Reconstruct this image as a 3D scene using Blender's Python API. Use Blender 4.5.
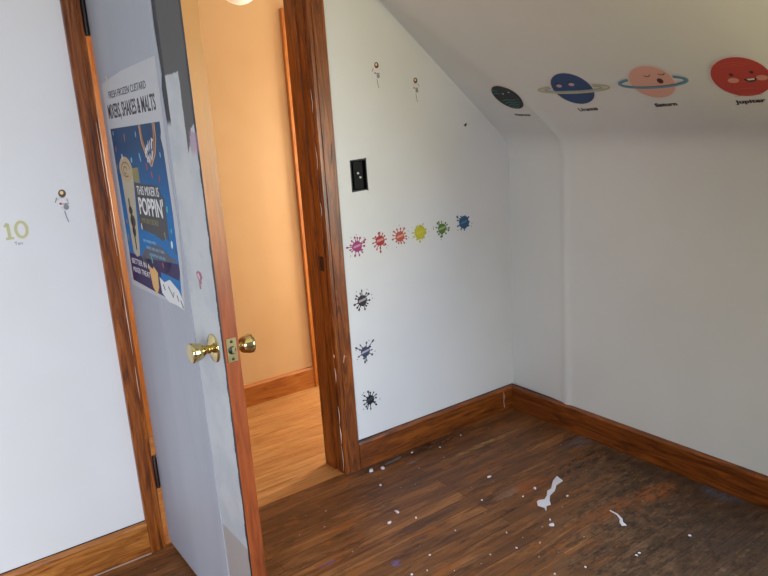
import bpy, bmesh, math, random
from math import sin, cos, pi, radians, sqrt
from mathutils import Vector, Matrix
for o in list(bpy.data.objects): bpy.data.objects.remove(o)
SC = bpy.context.scene
COL = SC.collection

# ------------------------------------------------------------------ camera
def set_camera():
    yaw, pit, ro, f = -0.6057, -0.2297, -0.067, 671.4
    F = Vector((sin(-yaw)*cos(pit), cos(yaw)*cos(pit), sin(pit)))
    R = F.cross(Vector((0, 0, 1))).normalized(); U = R.cross(F)
    R2 = R*cos(ro)+U*sin(ro); U2 = -R*sin(ro)+U*cos(ro)
    cd = bpy.data.cameras.new('camera'); co = bpy.data.objects.new('camera', cd); COL.objects.link(co)
    M = Matrix((( R2.x, U2.x, -F.x, -2.2138), (R2.y, U2.y, -F.y, -2.1683), (R2.z, U2.z, -F.z, 1.3414), (0, 0, 0, 1)))
    co.matrix_world = M
    cd.sensor_width = 36; cd.lens = f/768*36; cd.clip_start = .02
    SC.camera = co
set_camera()

# ------------------------------------------------------------------ light and exposure
SC.view_settings.view_transform = 'Standard'; SC.view_settings.look = 'None'
SC.view_settings.gamma = 1; SC.view_settings.use_curve_mapping = False
SC.view_settings.exposure = -0.09
w = bpy.data.worlds.new('world'); SC.world = w; w.use_nodes = True
w.node_tree.nodes['Background'].inputs[0].default_value = (.75, .85, 1, 1)
w.node_tree.nodes['Background'].inputs[1].default_value = 1.0
def area(name, loc, direction, sx, sy, power, color, spread=pi):
    l = bpy.data.lights.new(name, 'AREA'); l.shape = 'RECTANGLE'; l.size = sx; l.size_y = sy
    l.energy = power; l.color = color; l.spread = spread
    o = bpy.data.objects.new(name, l); COL.objects.link(o); o.location = loc
    o.rotation_euler = Vector(direction).to_track_quat('-Z', 'Y').to_euler(); return o
YB = -3.05
# daylight of the stair window at the right-hand end of the hallway
area('hall_window_light', (.48, .60, .85), (-1, 0, -.22), .5, 1.1, 76, (1.0, .92, .78))
WX0, WX1, WZ0, WZ1 = -3.65, -2.75, .65, 1.75           # window in the gable wall behind the viewer, to the left
WC = ((WX0+WX1)/2, YB+.02, (WZ0+WZ1)/2)
area('sky_light', WC, (0, 1, -.62), .9, 1.1, 90, (.73, .81, 1.0), radians(132))
DY0, DY1, DZ0, DZ1 = -2.93, -1.97, .60, 1.56           # dormer window in the right wall, behind the viewer's right shoulder
DC = (-.02, (DY0+DY1)/2, (DZ0+DZ1)/2)
area('dormer_sky_light', DC, (-1, .2, -.6), .9, .9, 88, (.50, .69, 1.0), radians(150))
area('dormer_ground_light', (-.03, DC[1], DC[2]), (-1, .2, .5), .9, .9, 66, (1.0, .88, .36), radians(150))

# ------------------------------------------------------------------ helpers
def lin(c):
    r = []
    for v in c:
        v = v/255
        r.append(v/12.92 if v <= .04045 else ((v+.055)/1.055)**2.4)
    return tuple(r)+(1,)
def mat(name, rgb, rough=.6, metal=0, spec=.5, emit=None, es=1):
    m = bpy.data.materials.new(name); m.use_nodes = True
    b = m.node_tree.nodes['Principled BSDF']
    b.inputs['Base Color'].default_value = lin(rgb); b.inputs['Roughness'].default_value = rough
    b.inputs['Metallic'].default_value = metal; b.inputs['Specular IOR Level'].default_value = spec
    if emit: b.inputs['Emission Color'].default_value = lin(emit); b.inputs['Emission Strength'].default_value = es
    return m
class NT:
    def __init__(s, m): s.t = m.node_tree; s.b = s.t.nodes['Principled BSDF']
    def n(s, ty, **k):
        x = s.t.nodes.new(ty)
        for a, v in k.items(): setattr(x, a, v)
        return x
    def l(s, a, b): s.t.links.new(a, b)
    def coord(s, scale=(1, 1, 1), loc=(0, 0, 0), rot=(0, 0, 0)):
        c = s.n('ShaderNodeTexCoord'); m = s.n('ShaderNodeMapping')
        m.inputs['Scale'].default_value = scale; m.inputs['Location'].default_value = loc; m.inputs['Rotation'].default_value = rot
        s.l(c.outputs['Object'], m.inputs[0]); return m.outputs[0]
    def noise(s, vec, scale, detail=4, rough=.6, dist=0):
        x = s.n('ShaderNodeTexNoise'); s.l(vec, x.inputs['Vector'])
        x.inputs['Scale'].default_value = scale; x.inputs['Detail'].default_value = detail
        x.inputs['Roughness'].default_value = rough; x.inputs['Distortion'].default_value = dist
        return x.outputs['Fac']
    def ramp(s, fac, stops):
        x = s.n('ShaderNodeValToRGB'); s.l(fac, x.inputs[0]); e = x.color_ramp.elements
        while len(e) < len(stops): e.new(.5)
        for i, (p, c) in enumerate(stops): e[i].position = p; e[i].color = c if len(c) == 4 else lin(c)
        return x.outputs[0]
    def mix(s, fac, a, b, mode='MIX'):
        x = s.n('ShaderNodeMix', data_type='RGBA', blend_type=mode)
        for v, i in ((fac, 0), (a, 6), (b, 7)):
            if isinstance(v, (int, float)): x.inputs[i].default_value = v
            elif isinstance(v, tuple): x.inputs[i].default_value = v
            else: s.l(v, x.inputs[i])
        return x.outputs[2]
    def math(s, op, a, b=0., c=None, clamp=False):
        x = s.n('ShaderNodeMath', operation=op, use_clamp=clamp)
        for v, i in ((a, 0), (b, 1), (c, 2)):
            if v is None: continue
            if isinstance(v, (int, float)): x.inputs[i].default_value = v
            else: s.l(v, x.inputs[i])
        return x.outputs[0]
    def step(s, v, lo, hi):          # smooth 0..1 between lo and hi
        x = s.n('ShaderNodeMapRange', interpolation_type='SMOOTHSTEP')
        s.l(v, x.inputs[0]); x.inputs[1].default_value = lo; x.inputs[2].default_value = hi
        return x.outputs[0]
    def bump(s, h, strength=.2, dist=.002):
        x = s.n('ShaderNodeBump'); x.inputs['Strength'].default_value = strength; x.inputs['Distance'].default_value = dist
        s.l(h, x.inputs['Height']); s.l(x.outputs[0], s.b.inputs['Normal'])
W4 = (1, 1, 1, 1); K4 = (0, 0, 0, 1)

def plaster(name, rgb, rgb2):
    m = mat(name, rgb, .55, spec=.35); t = NT(m); v = t.coord()
    a = t.noise(v, 1.3, 3)
    t.l(t.mix(t.step(a, .35, .7), lin(rgb), lin(rgb2)), t.b.inputs['Base Color'])
    h = t.math('ADD', t.noise(v, 3.5, 3), t.math('MULTIPLY', t.noise(v, 60, 3), .12))
    t.bump(h, .35, .006); return m
def wood(name, dark, mid, light, axis='X', scale=1.0, rough=.35, dirt=0.0, wear=True, phase=0):
    m = mat(name, mid, rough, spec=.5); t = NT(m)
    k = {'X': (1.2, 14, 14), 'Y': (14, 1.2, 14), 'Z': (14, 14, 1.2)}[axis]
    v = t.coord(tuple(q*scale for q in k), (phase, phase*2, phase))
    g = t.noise(v, 3.0, 8, .68, 1.6)
    fine = t.noise(t.coord(tuple(q*scale for q in {'X': (3, 90, 90), 'Y': (90, 3, 90), 'Z': (90, 90, 3)}[axis])), 2.5, 3)
    c = t.ramp(g, [(.34, dark), (.47, mid), (.62, light)])
    c = t.mix(t.math('MULTIPLY', t.step(fine, .55, .72), .45), c, lin(dark))
    big = t.noise(t.coord(), 2.5, 3)
    c = t.mix(t.math('MULTIPLY', t.step(big, .45, .75), .35), c, lin(dark))
    if wear:
        s_ = t.noise(t.coord(loc=(3, 1, 7)), 38, 5, .7)
        c = t.mix(t.math('MULTIPLY', t.step(s_, .73, .76), .7), c, lin((205, 180, 160)))
    t.l(c, t.b.inputs['Base Color']); t.bump(fine, .25, .001)
    return m

def new_obj(name, bm, m, parent=None, smooth=False):
    bmesh.ops.recalc_face_normals(bm, faces=bm.faces)
    me = bpy.data.meshes.new(name); bm.to_mesh(me); bm.free()
    for q in (m if isinstance(m, (list, tuple)) else [m]): me.materials.append(q)
    if smooth:
        for p in me.polygons: p.use_smooth = True
    o = bpy.data.objects.new(name, me); COL.objects.link(o)
    if parent is not None: o.parent = parent
    return o
def tag(o, label=None, cat=None, group=None, kind=None):
    if label: o['label'] = label
    if cat: o['category'] = cat
    if group: o['group'] = group
    if kind: o['kind'] = kind
    return o
def empty(name, loc=(0, 0, 0), mw=None):
    o = bpy.data.objects.new(name, None); COL.objects.link(o); o.empty_display_size = .05
    if mw is not None: o.matrix_world = mw
    else: o.location = loc
    return o
def add_box(bm, x0, x1, y0, y1, z0, z1, bev=0):
    r = bmesh.ops.create_cube(bm, size=1, matrix=Matrix.Translation(((x0+x1)/2, (y0+y1)/2, (z0+z1)/2)) @ Matrix.Diagonal((abs(x1-x0), abs(y1-y0), abs(z1-z0), 1)))
    if bev:
        es = list({e for v in r['verts'] for e in v.link_edges})
        bmesh.ops.bevel(bm, geom=es, offset=bev, segments=2, affect='EDGES', profile=.5)
def box(name, x0, x1, y0, y1, z0, z1, m, parent=None, bev=0):
    bm = bmesh.new(); add_box(bm, x0, x1, y0, y1, z0, z1, bev); return new_obj(name, bm, m, parent)
def sweep(name, prof, axis, a0, a1, m, parent=None, mat_fn=None):
    """closed profile of (p,q) swept along an axis; axis 'X': (y,z), 'Y': (x,z), 'Z': (x,y)"""
    bm = bmesh.new()
    def P(p, q, a): return {'X': (a, p, q), 'Y': (p, a, q), 'Z': (p, q, a)}[axis]
    A = [bm.verts.new(P(p, q, a0)) for p, q in prof]; B = [bm.verts.new(P(p, q, a1)) for p, q in prof]
    n = len(prof)
    for i in range(n): bm.faces.new((A[i], A[(i+1) % n], B[(i+1) % n], B[i]))
    bm.faces.new(A[::-1]); bm.faces.new(B)
    return new_obj(name, bm, m, parent)
def add_poly(bm, pts, z0, z1):
    A = [bm.verts.new((x, y, z0)) for x, y in pts]; B = [bm.verts.new((x, y, z1)) for x, y in pts]
    n = len(pts)
    for i in range(n): bm.faces.new((A[i], A[(i+1) % n], B[(i+1) % n], B[i]))
    bm.faces.new(A[::-1]); bm.faces.new(B)
def ell(cx, cy, rx, ry, n=40, rot=0, a0=0, a1=2*pi, closed=True):
    c, s = cos(rot), sin(rot); out = []
    for i in range(n if closed else n+1):
        a = a0+(a1-a0)*i/n; x, y = rx*cos(a), ry*sin(a)
        out.append((cx+x*c-y*s, cy+x*s+y*c))
    return out
def stroke(pts, wd):
    """ribbon polygon around a polyline, pointed width wd"""
    L, R = [], []
    for i, p in enumerate(pts):
        a = Vector(pts[max(i-1, 0)]); b = Vector(pts[min(i+1, len(pts)-1)])
        d = (b-a).normalized(); n = Vector((-d.y, d.x))
        ww = wd[i] if isinstance(wd, (list, tuple)) else wd
        L.append(tuple(Vector(p)+n*ww/2)); R.append(tuple(Vector(p)-n*ww/2))
    return L+R[::-1]
def polys(name, lst, z0, z1, m, parent):
    bm = bmesh.new()
    for p in lst: add_poly(bm, p, z0, z1)
    return new_obj(name, bm, m, parent)
def lathe(name, prof, m, parent=None, n=40, axis='Z', loc=(0, 0, 0), cap=True):
    """prof: (r, h)"""
    bm = bmesh.new(); rings = []
    for r, h in prof:
        rg = []
        for i in range(n):
            a = 2*pi*i/n; x, y = r*cos(a), r*sin(a)
            p = {'Z': (x, y, h), 'Y': (x, h, y), 'X': (h, x, y)}[axis]
            rg.append(bm.verts.new((p[0]+loc[0], p[1]+loc[1], p[2]+loc[2])))
        rings.append(rg)
    for A, B in zip(rings, rings[1:]):
        for i in range(n): bm.faces.new((A[i], A[(i+1) % n], B[(i+1) % n], B[i]))
    if cap: bm.faces.new(rings[0][::-1]); bm.faces.new(rings[-1])
    return new_obj(name, bm, m, parent, smooth=True)
def text(name, s, size, m, parent, x, y, z=.0008, width=None, align='CENTER', height=None, extr=.0002, bold=0, rot=0):
    cu = bpy.data.curves.new(name, 'FONT'); cu.body = s; cu.size = size; cu.align_x = align; cu.align_y = 'CENTER'
    cu.extrude = extr; cu.offset = bold; cu.resolution_u = 3
    o = bpy.data.objects.new(name, cu); COL.objects.link(o)
    bpy.context.view_layer.update()
    me = bpy.data.meshes.new_from_object(o.evaluated_get(bpy.context.evaluated_depsgraph_get()))
    bpy.data.objects.remove(o)
    xs = [v.co.x for v in me.vertices]; ys = [v.co.y for v in me.vertices]
    sx = width/(max(xs)-min(xs)) if width else 1; sy = height/(max(ys)-min(ys)) if height else (sx if width else 1)
    mx, my = (max(xs)+min(xs))/2, (max(ys)+min(ys))/2
    c_, s_ = cos(rot), sin(rot)
    for v in me.vertices:
        a, b = (v.co.x-mx)*sx, (v.co.y-my)*sy
        v.co.x = a*c_-b*s_+x; v.co.y = a*s_+b*c_+y; v.co.z += z
    me.materials.clear(); me.materials.append(m)
    q = bpy.data.objects.new(name, me); COL.objects.link(q); q.parent = parent
    return q
def frame(o, e1, e2):
    e1 = Vector(e1).normalized(); e2 = Vector(e2).normalized(); n = e1.cross(e2)
    return Matrix(((e1.x, e2.x, n.x, o[0]), (e1.y, e2.y, n.y, o[1]), (e1.z, e2.z, n.z, o[2]), (0, 0, 0, 1)))

# ------------------------------------------------------------------ materials
M_wall = plaster('off_white_wall_paint', (214, 212, 208), (208, 206, 200))
M_slope = plaster('off_white_slope_paint', (216, 219, 214), (210, 213, 207))
M_wall2 = plaster('low_bounce_blue_grey', (104, 108, 116), (98, 102, 110))  # for the unseen walls, darkened to cut bounced light
M_hall = plaster('cream_hall_paint', (200, 168, 124), (194, 160, 114))
M_ceil = mat('ceiling_white', (236, 234, 228), .8)
OR = ((60, 27, 8), (106, 52, 13), (142, 76, 22))
OR2 = ((60, 27, 7), (114, 56, 14), (154, 84, 26))
M_woodX = wood('varnished_fir_along_x', *OR, 'X', dirt=.2)
M_woodY = wood('varnished_fir_along_y', *OR, 'Y', phase=3)
M_woodZ = wood('varnished_fir_upright', *OR2, 'Z', phase=5)
M_woodB = wood('golden_fir_along_x', (86, 44, 14), (148, 86, 32), (180, 116, 52), 'X', phase=7)
M_woodL = wood('bright_hall_fir', (128, 68, 24), (156, 92, 36), (174, 110, 50), 'X', wear=False)
M_woodLZ = wood('bright_hall_fir_upright', (148, 82, 24), (176, 106, 38), (190, 120, 50), 'Z', wear=False)
M_edge = wood('door_edge_wood', (84, 36, 12), (112, 50, 18), (128, 62, 26), 'Z', wear=True, phase=9)
_t = NT(M_edge); _sp = _t.n('ShaderNodeSeparateXYZ'); _t.l(_t.coord(), _sp.inputs[0])
_c = M_edge.node_tree.nodes['Principled BSDF'].inputs['Base Color'].links[0].from_socket      # yellower tone towards the top
_t.l(_t.mix(_t.math('MULTIPLY', _t.step(_sp.outputs[2], .95, 1.45), .7), _c, lin((168, 124, 70))), _t.b.inputs['Base Color'])
M_brass = mat('polished_brass', (204, 186, 134), .16, 1)
M_brass2 = mat('aged_brass_plate', (186, 172, 128), .3, 1)
M_black = mat('black_paint', (22, 22, 24), .5)
M_dark = mat('dark_hardware', (48, 32, 24), .5, .3)

# floor: narrow strip boards running along X
def floor_mat(name, hall):
    m = mat(name, (90, 60, 40), .42, spec=.3); t = NT(m)
    co = t.coord()
    br = t.n('ShaderNodeTexBrick'); br.offset = .37; br.offset_frequency = 2
    t.l(t.coord(loc=(.3, .012, 0)), br.inputs['Vector'])
    for k, v in (('Scale', 1), ('Mortar Size', .0011), ('Mortar Smooth', .3), ('Bias', 0), ('Brick Width', 1.15), ('Row Height', .057)): br.inputs[k].default_value = v
    br.inputs['Color1'].default_value = K4; br.inputs['Color2'].default_value = W4; br.inputs['Mortar'].default_value = (.5, .5, .5, 1)
    tone = br.outputs['Color']; gap = br.outputs['Fac']
    grain = t.noise(t.coord((1.3, 13, 1)), 2.4, 6, .68, 1.0)
    fine = t.noise(t.coord((6, 70, 1)), 2.5, 5, .7)
    if hall:
        c = t.ramp(grain, [(.3, (136, 90, 48)), (.5, (166, 118, 68)), (.7, (186, 138, 84))])
        c = t.mix(t.math('MULTIPLY', tone, .3), c, lin((150, 96, 48)))
        c = t.mix(t.math('MULTIPLY', t.step(t.noise(t.coord((3, 9, 1)), 3, 5, .7), .55, .7), .5), c, lin((120, 92, 62)))
    else:
        c = t.ramp(grain, [(.3, (70, 40, 20)), (.5, (124, 78, 42)), (.68, (160, 108, 62))])
        c = t.mix(t.math('MULTIPLY', tone, .6), c, lin((72, 44, 26)))
        # reddish varnish left on patches
        vn = t.noise(t.coord((2.2, 7, 1), (4, 2, 0)), 2.0, 5, .65)
        c = t.mix(t.math('MULTIPLY', t.step(vn, .55, .66), .75), c, lin((136, 78, 32)))
        # grey bare wood, strongest towards the right-hand wall away from the corner
        sp = t.n('ShaderNodeSeparateXYZ'); t.l(co, sp.inputs[0]); X, Y = sp.outputs[0], sp.outputs[1]
        d = t.math('ADD', t.math('MULTIPLY', X, .75), t.math('MULTIPLY', Y, -1.0))     # high near x=0, y=-1
        wn = t.noise(t.coord((2.5, 8, 1), (1, 5, 0)), 2.4, 6, .7)
        g = t.step(t.math('ADD', d, t.math('MULTIPLY', wn, 1.5)), .95, 1.45)
        c = t.mix(t.math('MULTIPLY', g, .8), c, t.ramp(fine, [(.35, (64, 46, 32)), (.65, (118, 90, 66))]))
        g2 = t.step(t.math('ADD', d, t.math('MULTIPLY', t.noise(t.coord((5, 10, 1), (7, 5, 0)), 2.6, 6, .75), 2.2)), 1.55, 1.95)
        c = t.mix(t.math('MULTIPLY', g2, .65), c, lin((46, 31, 20)))
        mot = t.noise(t.coord((1, 1.6, 1), (3, 8, 0)), 17, 7, .78)
        c = t.mix(t.math('MULTIPLY', t.math('MULTIPLY', g, t.step(mot, .50, .60)), .65), c, lin((36, 24, 16)))
        c = t.mix(t.math('MULTIPLY', t.math('MULTIPLY', g, t.step(mot, .45, .34)), .4), c, lin((130, 104, 80)))
        # dark worn-in dirt
        dn = t.noise(t.coord((1.6, 8, 1), (9, 2, 0)), 3.2, 6, .75)
        c = t.mix(t.math('MULTIPLY', t.step(dn, .52, .66), .65), c, lin((46, 31, 22)))
        brk = t.step(t.noise(t.coord((1, 3.2, 1), (6, 6, 0)), 22, 5, .75), .40, .58)
        # stains with places of their own: (x, y, rx, ry, colour, strength)
        ns = t.n('ShaderNodeTexNoise'); t.l(co, ns.inputs['Vector']); ns.inputs['Scale'].default_value = 16; ns.inputs['Detail'].default_value = 5
        off = t.n('ShaderNodeVectorMath', operation='MULTIPLY_ADD'); t.l(ns.outputs['Color'], off.inputs[0])
        off.inputs[1].default_value = (.16, .035, 0); t.l(co, off.inputs[2])
        for (x, y, rx, ry, col, st) in [
            (-.56, -.05, .20, .035, (38, 26, 22), .9), (-.83, -.05, .12, .03, (44, 30, 24), .8),
            (-.36, -.20, .22, .012, (176, 140, 80), .5), (-.16, -.18, .12, .06, (120, 72, 36), .6),
            (-.06, -.46, .09, .04, (86, 92, 104), .7), (-.30, -.60, .30, .012, (26, 20, 18), .95),
            (-.22, -.56, .2, .01, (26, 20, 18), .9), (-.48, -.57, .10, .035, (140, 74, 28), .8),
            (-.2, -.9, .12, .04, (140, 74, 30), .8), (-.42, -.86, .14, .03, (132, 70, 28), .75),
            (-.62, -.98, .06, .02, (58, 44, 32), .9), (-1.15, -.61, .022, .014, (96, 84, 132), .8),
            (-1.33, -.47, .016, .012, (96, 80, 130), .7), (-1.25, -.60, .014, .01, (100, 84, 130), .6),
            (-.72, -.11, .05, .008, (128, 120, 116), .7), (-.6, -.55, .05, .03, (120, 112, 104), .45),
            (-.03, -1.05, .06, .08, (70, 78, 92), .7), (-.2, -1.2, .22, .1, (50, 42, 38), .5),
            (-.98, -.30, .09, .02, (52, 40, 34), .6), (-.08, -.8, .05, .2, (60, 52, 46), .6)]:
            mp = t.n('ShaderNodeMapping'); mp.inputs['Location'].default_value = ((-x-.08)/rx, (-y-.0175)/ry, 0); mp.inputs['Scale'].default_value = (1/rx, 1/ry, 0)
            t.l(off.outputs[0], mp.inputs[0])
            ln = t.n('ShaderNodeVectorMath', operation='LENGTH'); t.l(mp.outputs[0], ln.inputs[0])
            k = t.math('MULTIPLY', t.math('SUBTRACT', 1, t.step(ln.outputs['Value'], .45, 1.4)), t.math('MULTIPLY', brk, st))
            c = t.mix(k, c, lin(col))
        # tiny pale paint specks
        pn = t.noise(t.coord(), 55, 2, .5)
        c = t.mix(t.math('MULTIPLY', t.step(pn, .735, .765), .6), c, lin((196, 188, 186)))
    c = t.mix(t.math('MULTIPLY', t.step(fine, .54, .72), .25 if hall else .45), c, lin((120, 76, 38) if hall else (36, 22, 12)))
    c = t.mix(t.math('MULTIPLY', gap, .75), c, lin((26, 16, 10)))
    t.l(c, t.b.inputs['Base Color'])
    t.l(t.ramp(grain, [(.3, (.34, .34, .34, 1)), (.7, (.55, .55, .55, 1))]), t.b.inputs['Roughness'])
    t.bump(t.math('SUBTRACT', t.math('MULTIPLY', fine, .25), gap), .35, .0015)
    return m
M_floor = floor_mat('worn_strip_floor', False); M_floorh = floor_mat('varnished_hall_floor', True)

# ------------------------------------------------------------------ structure
XL, XR = -1.7053, -.9706      # door opening
HY = .9375                    # far wall of the hallway
XW = -3.9                     # left wall of the room
def struct(o, label, cat): return tag(o, label, cat, kind='structure')
struct(box('floor', XW, .1, YB, -.004, -.05, 0, M_floor), 'worn brown strip floorboards of the room with paint specks', 'floor')
struct(box('floor', -2.6, 1.2, -.004, HY+.1, -.05, 0, M_floorh), 'bright orange strip floorboards of the hallway beyond the doorway', 'floor')

# wall with the doorway; the hole for the switch box is left open
SX0, SX1, SZ0, SZ1 = -.829, -.756, 1.124, 1.240
bm = bmesh.new()
add_box(bm, XW, XL-.03, 0, .125, 0, 2.35)
add_box(bm, XL-.03, XR+.03, 0, .125, 1.90, 2.35)
add_box(bm, XR+.03, SX0, 0, .125, 0, 2.35)
add_box(bm, SX0, SX1, 0, .125, 0, SZ0); add_box(bm, SX0, SX1, 0, .125, SZ1, 2.35)
add_box(bm, SX0, SX1, .06, .125, SZ0, SZ1)
add_box(bm, SX1, .12, 0, .125, 0, 2.35)
struct(new_obj('wall_back', bm, M_wall), 'white wall with the open doorway and small stickers', 'wall')

# right wall that bends into the sloped ceiling, with a soft vertical ridge near the corner
K, Z0 = .847, 1.25
def ridge_y(z):
    T = [(0, .330), (1.27, .324), (1.39, .307), (1.45, .285), (1.52, .236), (1.70, .144), (1.80, .087), (1.9, .03), (3, .03)]
    for (a, p), (b, q) in zip(T, T[1:]):
        if z <= b: return p+(q-p)*(z-a)/(b-a)
    return .03
def surf_off(u, z):      # how far the plaster stands in front of the nominal plane
    ry = ridge_y(z); t_ = max(0, min(1, u/ry))
    return -.012+.020*t_*t_*(1.6-.6*t_)+.0055*math.exp(-((u-ry-.008)/.019)**2)*max(0, min(1, (1.42-z)/.2+.35))
def right_wall():
    prof = []   # (x, z, nx, nz, s)
    zt = Z0-.0; sl = sqrt(1+K*K)
    d1 = Vector((0, 1)); d2 = Vector((-1, K)).normalized()
    r0 = .07
    P = Vector((0, zt))
    prof += [(0, z, 'w') for z in [i*.06 for i in range(int((zt-r0)/.06)+1)]]
    A = P-d1*r0; B = P+d2*r0
    for i in range(0, 13):
        t_ = i/12; q = A*(1-t_)**2+P*2*t_*(1-t_)+B*t_*t_
        prof.append((q.x, q.y, 'c'))
    n = 20
    for i in range(1, n+1):
        q = B+d2*(1.62-r0)*i/n; prof.append((q.x, q.y, 's'))
    prof = [(a, b) for a, b, _ in prof]
    ys = [0.03]+[-i*.01 for i in range(0, 56)]+[-.6-.1*i for i in range(14)]+[DY1]+[-2.0-.1*i for i in range(10)]+[DY0, -3.0, -3.1]
    bm = bmesh.new(); rows = []
    for i, (x, z) in enumerate(prof):
        a = Vector(prof[max(i-1, 0)]); b = Vector(prof[min(i+1, len(prof)-1)]); d = (b-a).normalized()
        nx, nz = -d.y, d.x           # towards the room
        # ridge position across y, moves towards the gable going up the slope
        ry = ridge_y(z)
        row = []
        for y in ys:
            u = -y; t_ = max(0, min(1, u/ry))
            off = surf_off(u, z)
            row.append(bm.verts.new((x+nx*off, y, z+nz*off)))
        rows.append(row)
    for A, B in zip(rows, rows[1:]):
        for j in range(len(ys)-1):
            yc = (ys[j]+ys[j+1])/2; zc_ = (A[j].co.z+B[j].co.z)/2
            if DY0 < yc < DY1 and DZ0 < zc_ < DZ1: continue       # opening of the dormer
            bm.faces.new((A[j], A[j+1], B[j+1], B[j]))
    o = new_obj('wall_right', bm, M_slope, smooth=True)
    so = o.modifiers.new('thick', 'SOLIDIFY'); so.thickness = .08; so.offset = 1
    # make sure the solid grows outwards
    ctr = Vector((-2, -2, 1)); p = o.data.polygons[5]
    so.offset = -1 if p.normal.dot(ctr-p.center) > 0 else 1
    return o
struct(right_wall(), 'white right wall curving up into the sloped ceiling with planet decals', 'wall')
zc = Z0+K*1.225
struct(box('ceiling', XW-.1, -1.18, YB-.1, .0, 2.25, 2.35, M_ceil), 'flat white ceiling between the slopes', 'ceiling')
bm = bmesh.new(); add_box(bm, XW-.1, XW, YB, .0, 0, 2.3)
struct(new_obj('wall_left', bm, M_wall2), 'unseen left wall of the room, darkened blue grey to cut bounce', 'wall')
# wall behind the camera with its window
bm = bmesh.new()
add_box(bm, XW-.1, WX0, YB-.12, YB, 0, 2.35); add_box(bm, WX1, .15, YB-.12, YB, 0, 2.35)
add_box(bm, WX0, WX1, YB-.12, YB, 0, WZ0); add_box(bm, WX0, WX1, YB-.12, YB, WZ1, 2.35)
struct(new_obj('wall_front', bm, M_wall2), 'wall behind the viewer holding the window, darkened blue grey to cut bounce', 'wall')
win = struct(empty('window_1', (WC[0], YB-.04, WZ0)), 'white sash window behind the viewer', 'window')
bm = bmesh.new(); cx = (WX1-WX0)/2; hz = WZ1-WZ0
for a in ((-cx, -cx+.045, 0, hz), (cx-.045, cx, 0, hz), (-cx, cx, 0, .05), (-cx, cx, hz-.045, hz), (-cx, cx, hz/2-.02, hz/2+.02)):
    add_box(bm, a[0], a[1], -.03, .03, a[2], a[3])
new_obj('window_frame', bm, mat('window_white', (225, 225, 220)), win)

# dormer behind the viewer with its window
for i, y_ in enumerate((DY0-.04, DY1)):
    struct(sweep('trim_%d' % (8+i), [(.06, DZ0), (.06, DZ1+.02), (-(DZ1+.02-Z0)/K+.02, DZ1+.02), (.02, Z0)], 'Y', y_, y_+.04, M_wall), 'white cheek of the window dormer', 'dormer cheek')
struct(box('trim_10', -.42, .06, DY0-.04, DY1+.04, DZ1, DZ1+.04, M_wall), 'white soffit of the window dormer', 'dormer soffit')
win2 = struct(empty('window_2', (.03, DC[1], DZ0)), 'white sash window in the dormer behind the viewer', 'window')
bm = bmesh.new(); cx = (DY1-DY0)/2; hz = DZ1-DZ0
for a in ((-cx, -cx+.04, 0, hz), (cx-.04, cx, 0, hz), (-cx, cx, 0, .04), (-cx, cx, hz-.04, hz), (-cx, cx, hz/2-.02, hz/2+.02)):
    add_box(bm, -.02, .02, a[0], a[1], a[2], a[3])
new_obj('window_frame', bm, bpy.data.materials['window_white'], win2)

# hallway shell
win3 = struct(empty('window_3', (.49, .53, .3)), 'white stair window at the end of the hallway', 'window')
bm = bmesh.new()
for a in ((-.40, -.355, 0, 1.3), (.355, .40, 0, 1.3), (-.4, .4, -.045, 0), (-.4, .4, 1.3, 1.345)): add_box(bm, -.02, .01, a[0], a[1], a[2], a[3])
new_obj('window_frame', bm, bpy.data.materials['window_white'], win3)
bm = bmesh.new(); add_box(bm, -2.6, 1.2, HY, HY+.1, 0, 2.2)
struct(new_obj('wall_hall', bm, M_hall), 'cream hallway wall seen through the doorway', 'wall')
struct(box('wall_hall_left', -2.7, -2.6, .125, HY, 0, 2.2, M_hall), 'cream left end wall of the hallway', 'wall')
struct(box('wall_hall_right', .50, .6, .0, HY+.1, 0, 2.2, M_hall), 'cream right end wall of the hallway', 'wall')
struct(box('wall_hall_near', .12, .5, .0, .125, 0, 2.2, M_hall), 'cream near wall of the hallway past the doorway', 'wall')
struct(box('ceiling', -2.7, 1.3, .125, HY+.1, 2.1, 2.2, M_ceil), 'white ceiling of the hallway', 'ceiling')

# baseboards
def bb_prof(t, h): return [(0, 0), (-t, 0), (-t, h-.012), (-t+.006, h-.003), (-t+.013, h), (0, h)]
HB = .1165
struct(sweep('baseboard_back', bb_prof(.020, HB), 'X', -.899, .0, M_woodX), 'orange brown varnished baseboard between doorway and corner', 'baseboard')
struct(sweep('baseboard_back_left', bb_prof(.020, HB), 'X', XW, -1.757, M_woodB), 'orange brown baseboard left of the door casing', 'baseboard')
struct(sweep('baseboard_right', [(x+.0, z) for x, z in bb_prof(.022, HB)], 'Y', YB, -.0, M_woodY), 'brown varnished baseboard along the right wall', 'baseboard')
struct(sweep('baseboard_hall', [(HY+a, b) for a, b in bb_prof(.016, HB)], 'X', -1.285, -.574, M_woodL), 'bright orange baseboard along the hallway wall', 'baseboard')
M_topedge = mat('dark_top_edge', (36, 20, 26), .8, spec=.15)  # darker colour for the top faces of the room baseboards
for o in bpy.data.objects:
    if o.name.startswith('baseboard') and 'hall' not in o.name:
        o.data.materials.append(M_topedge)
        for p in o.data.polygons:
            if p.normal.z > .98: p.material_index = 1

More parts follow.
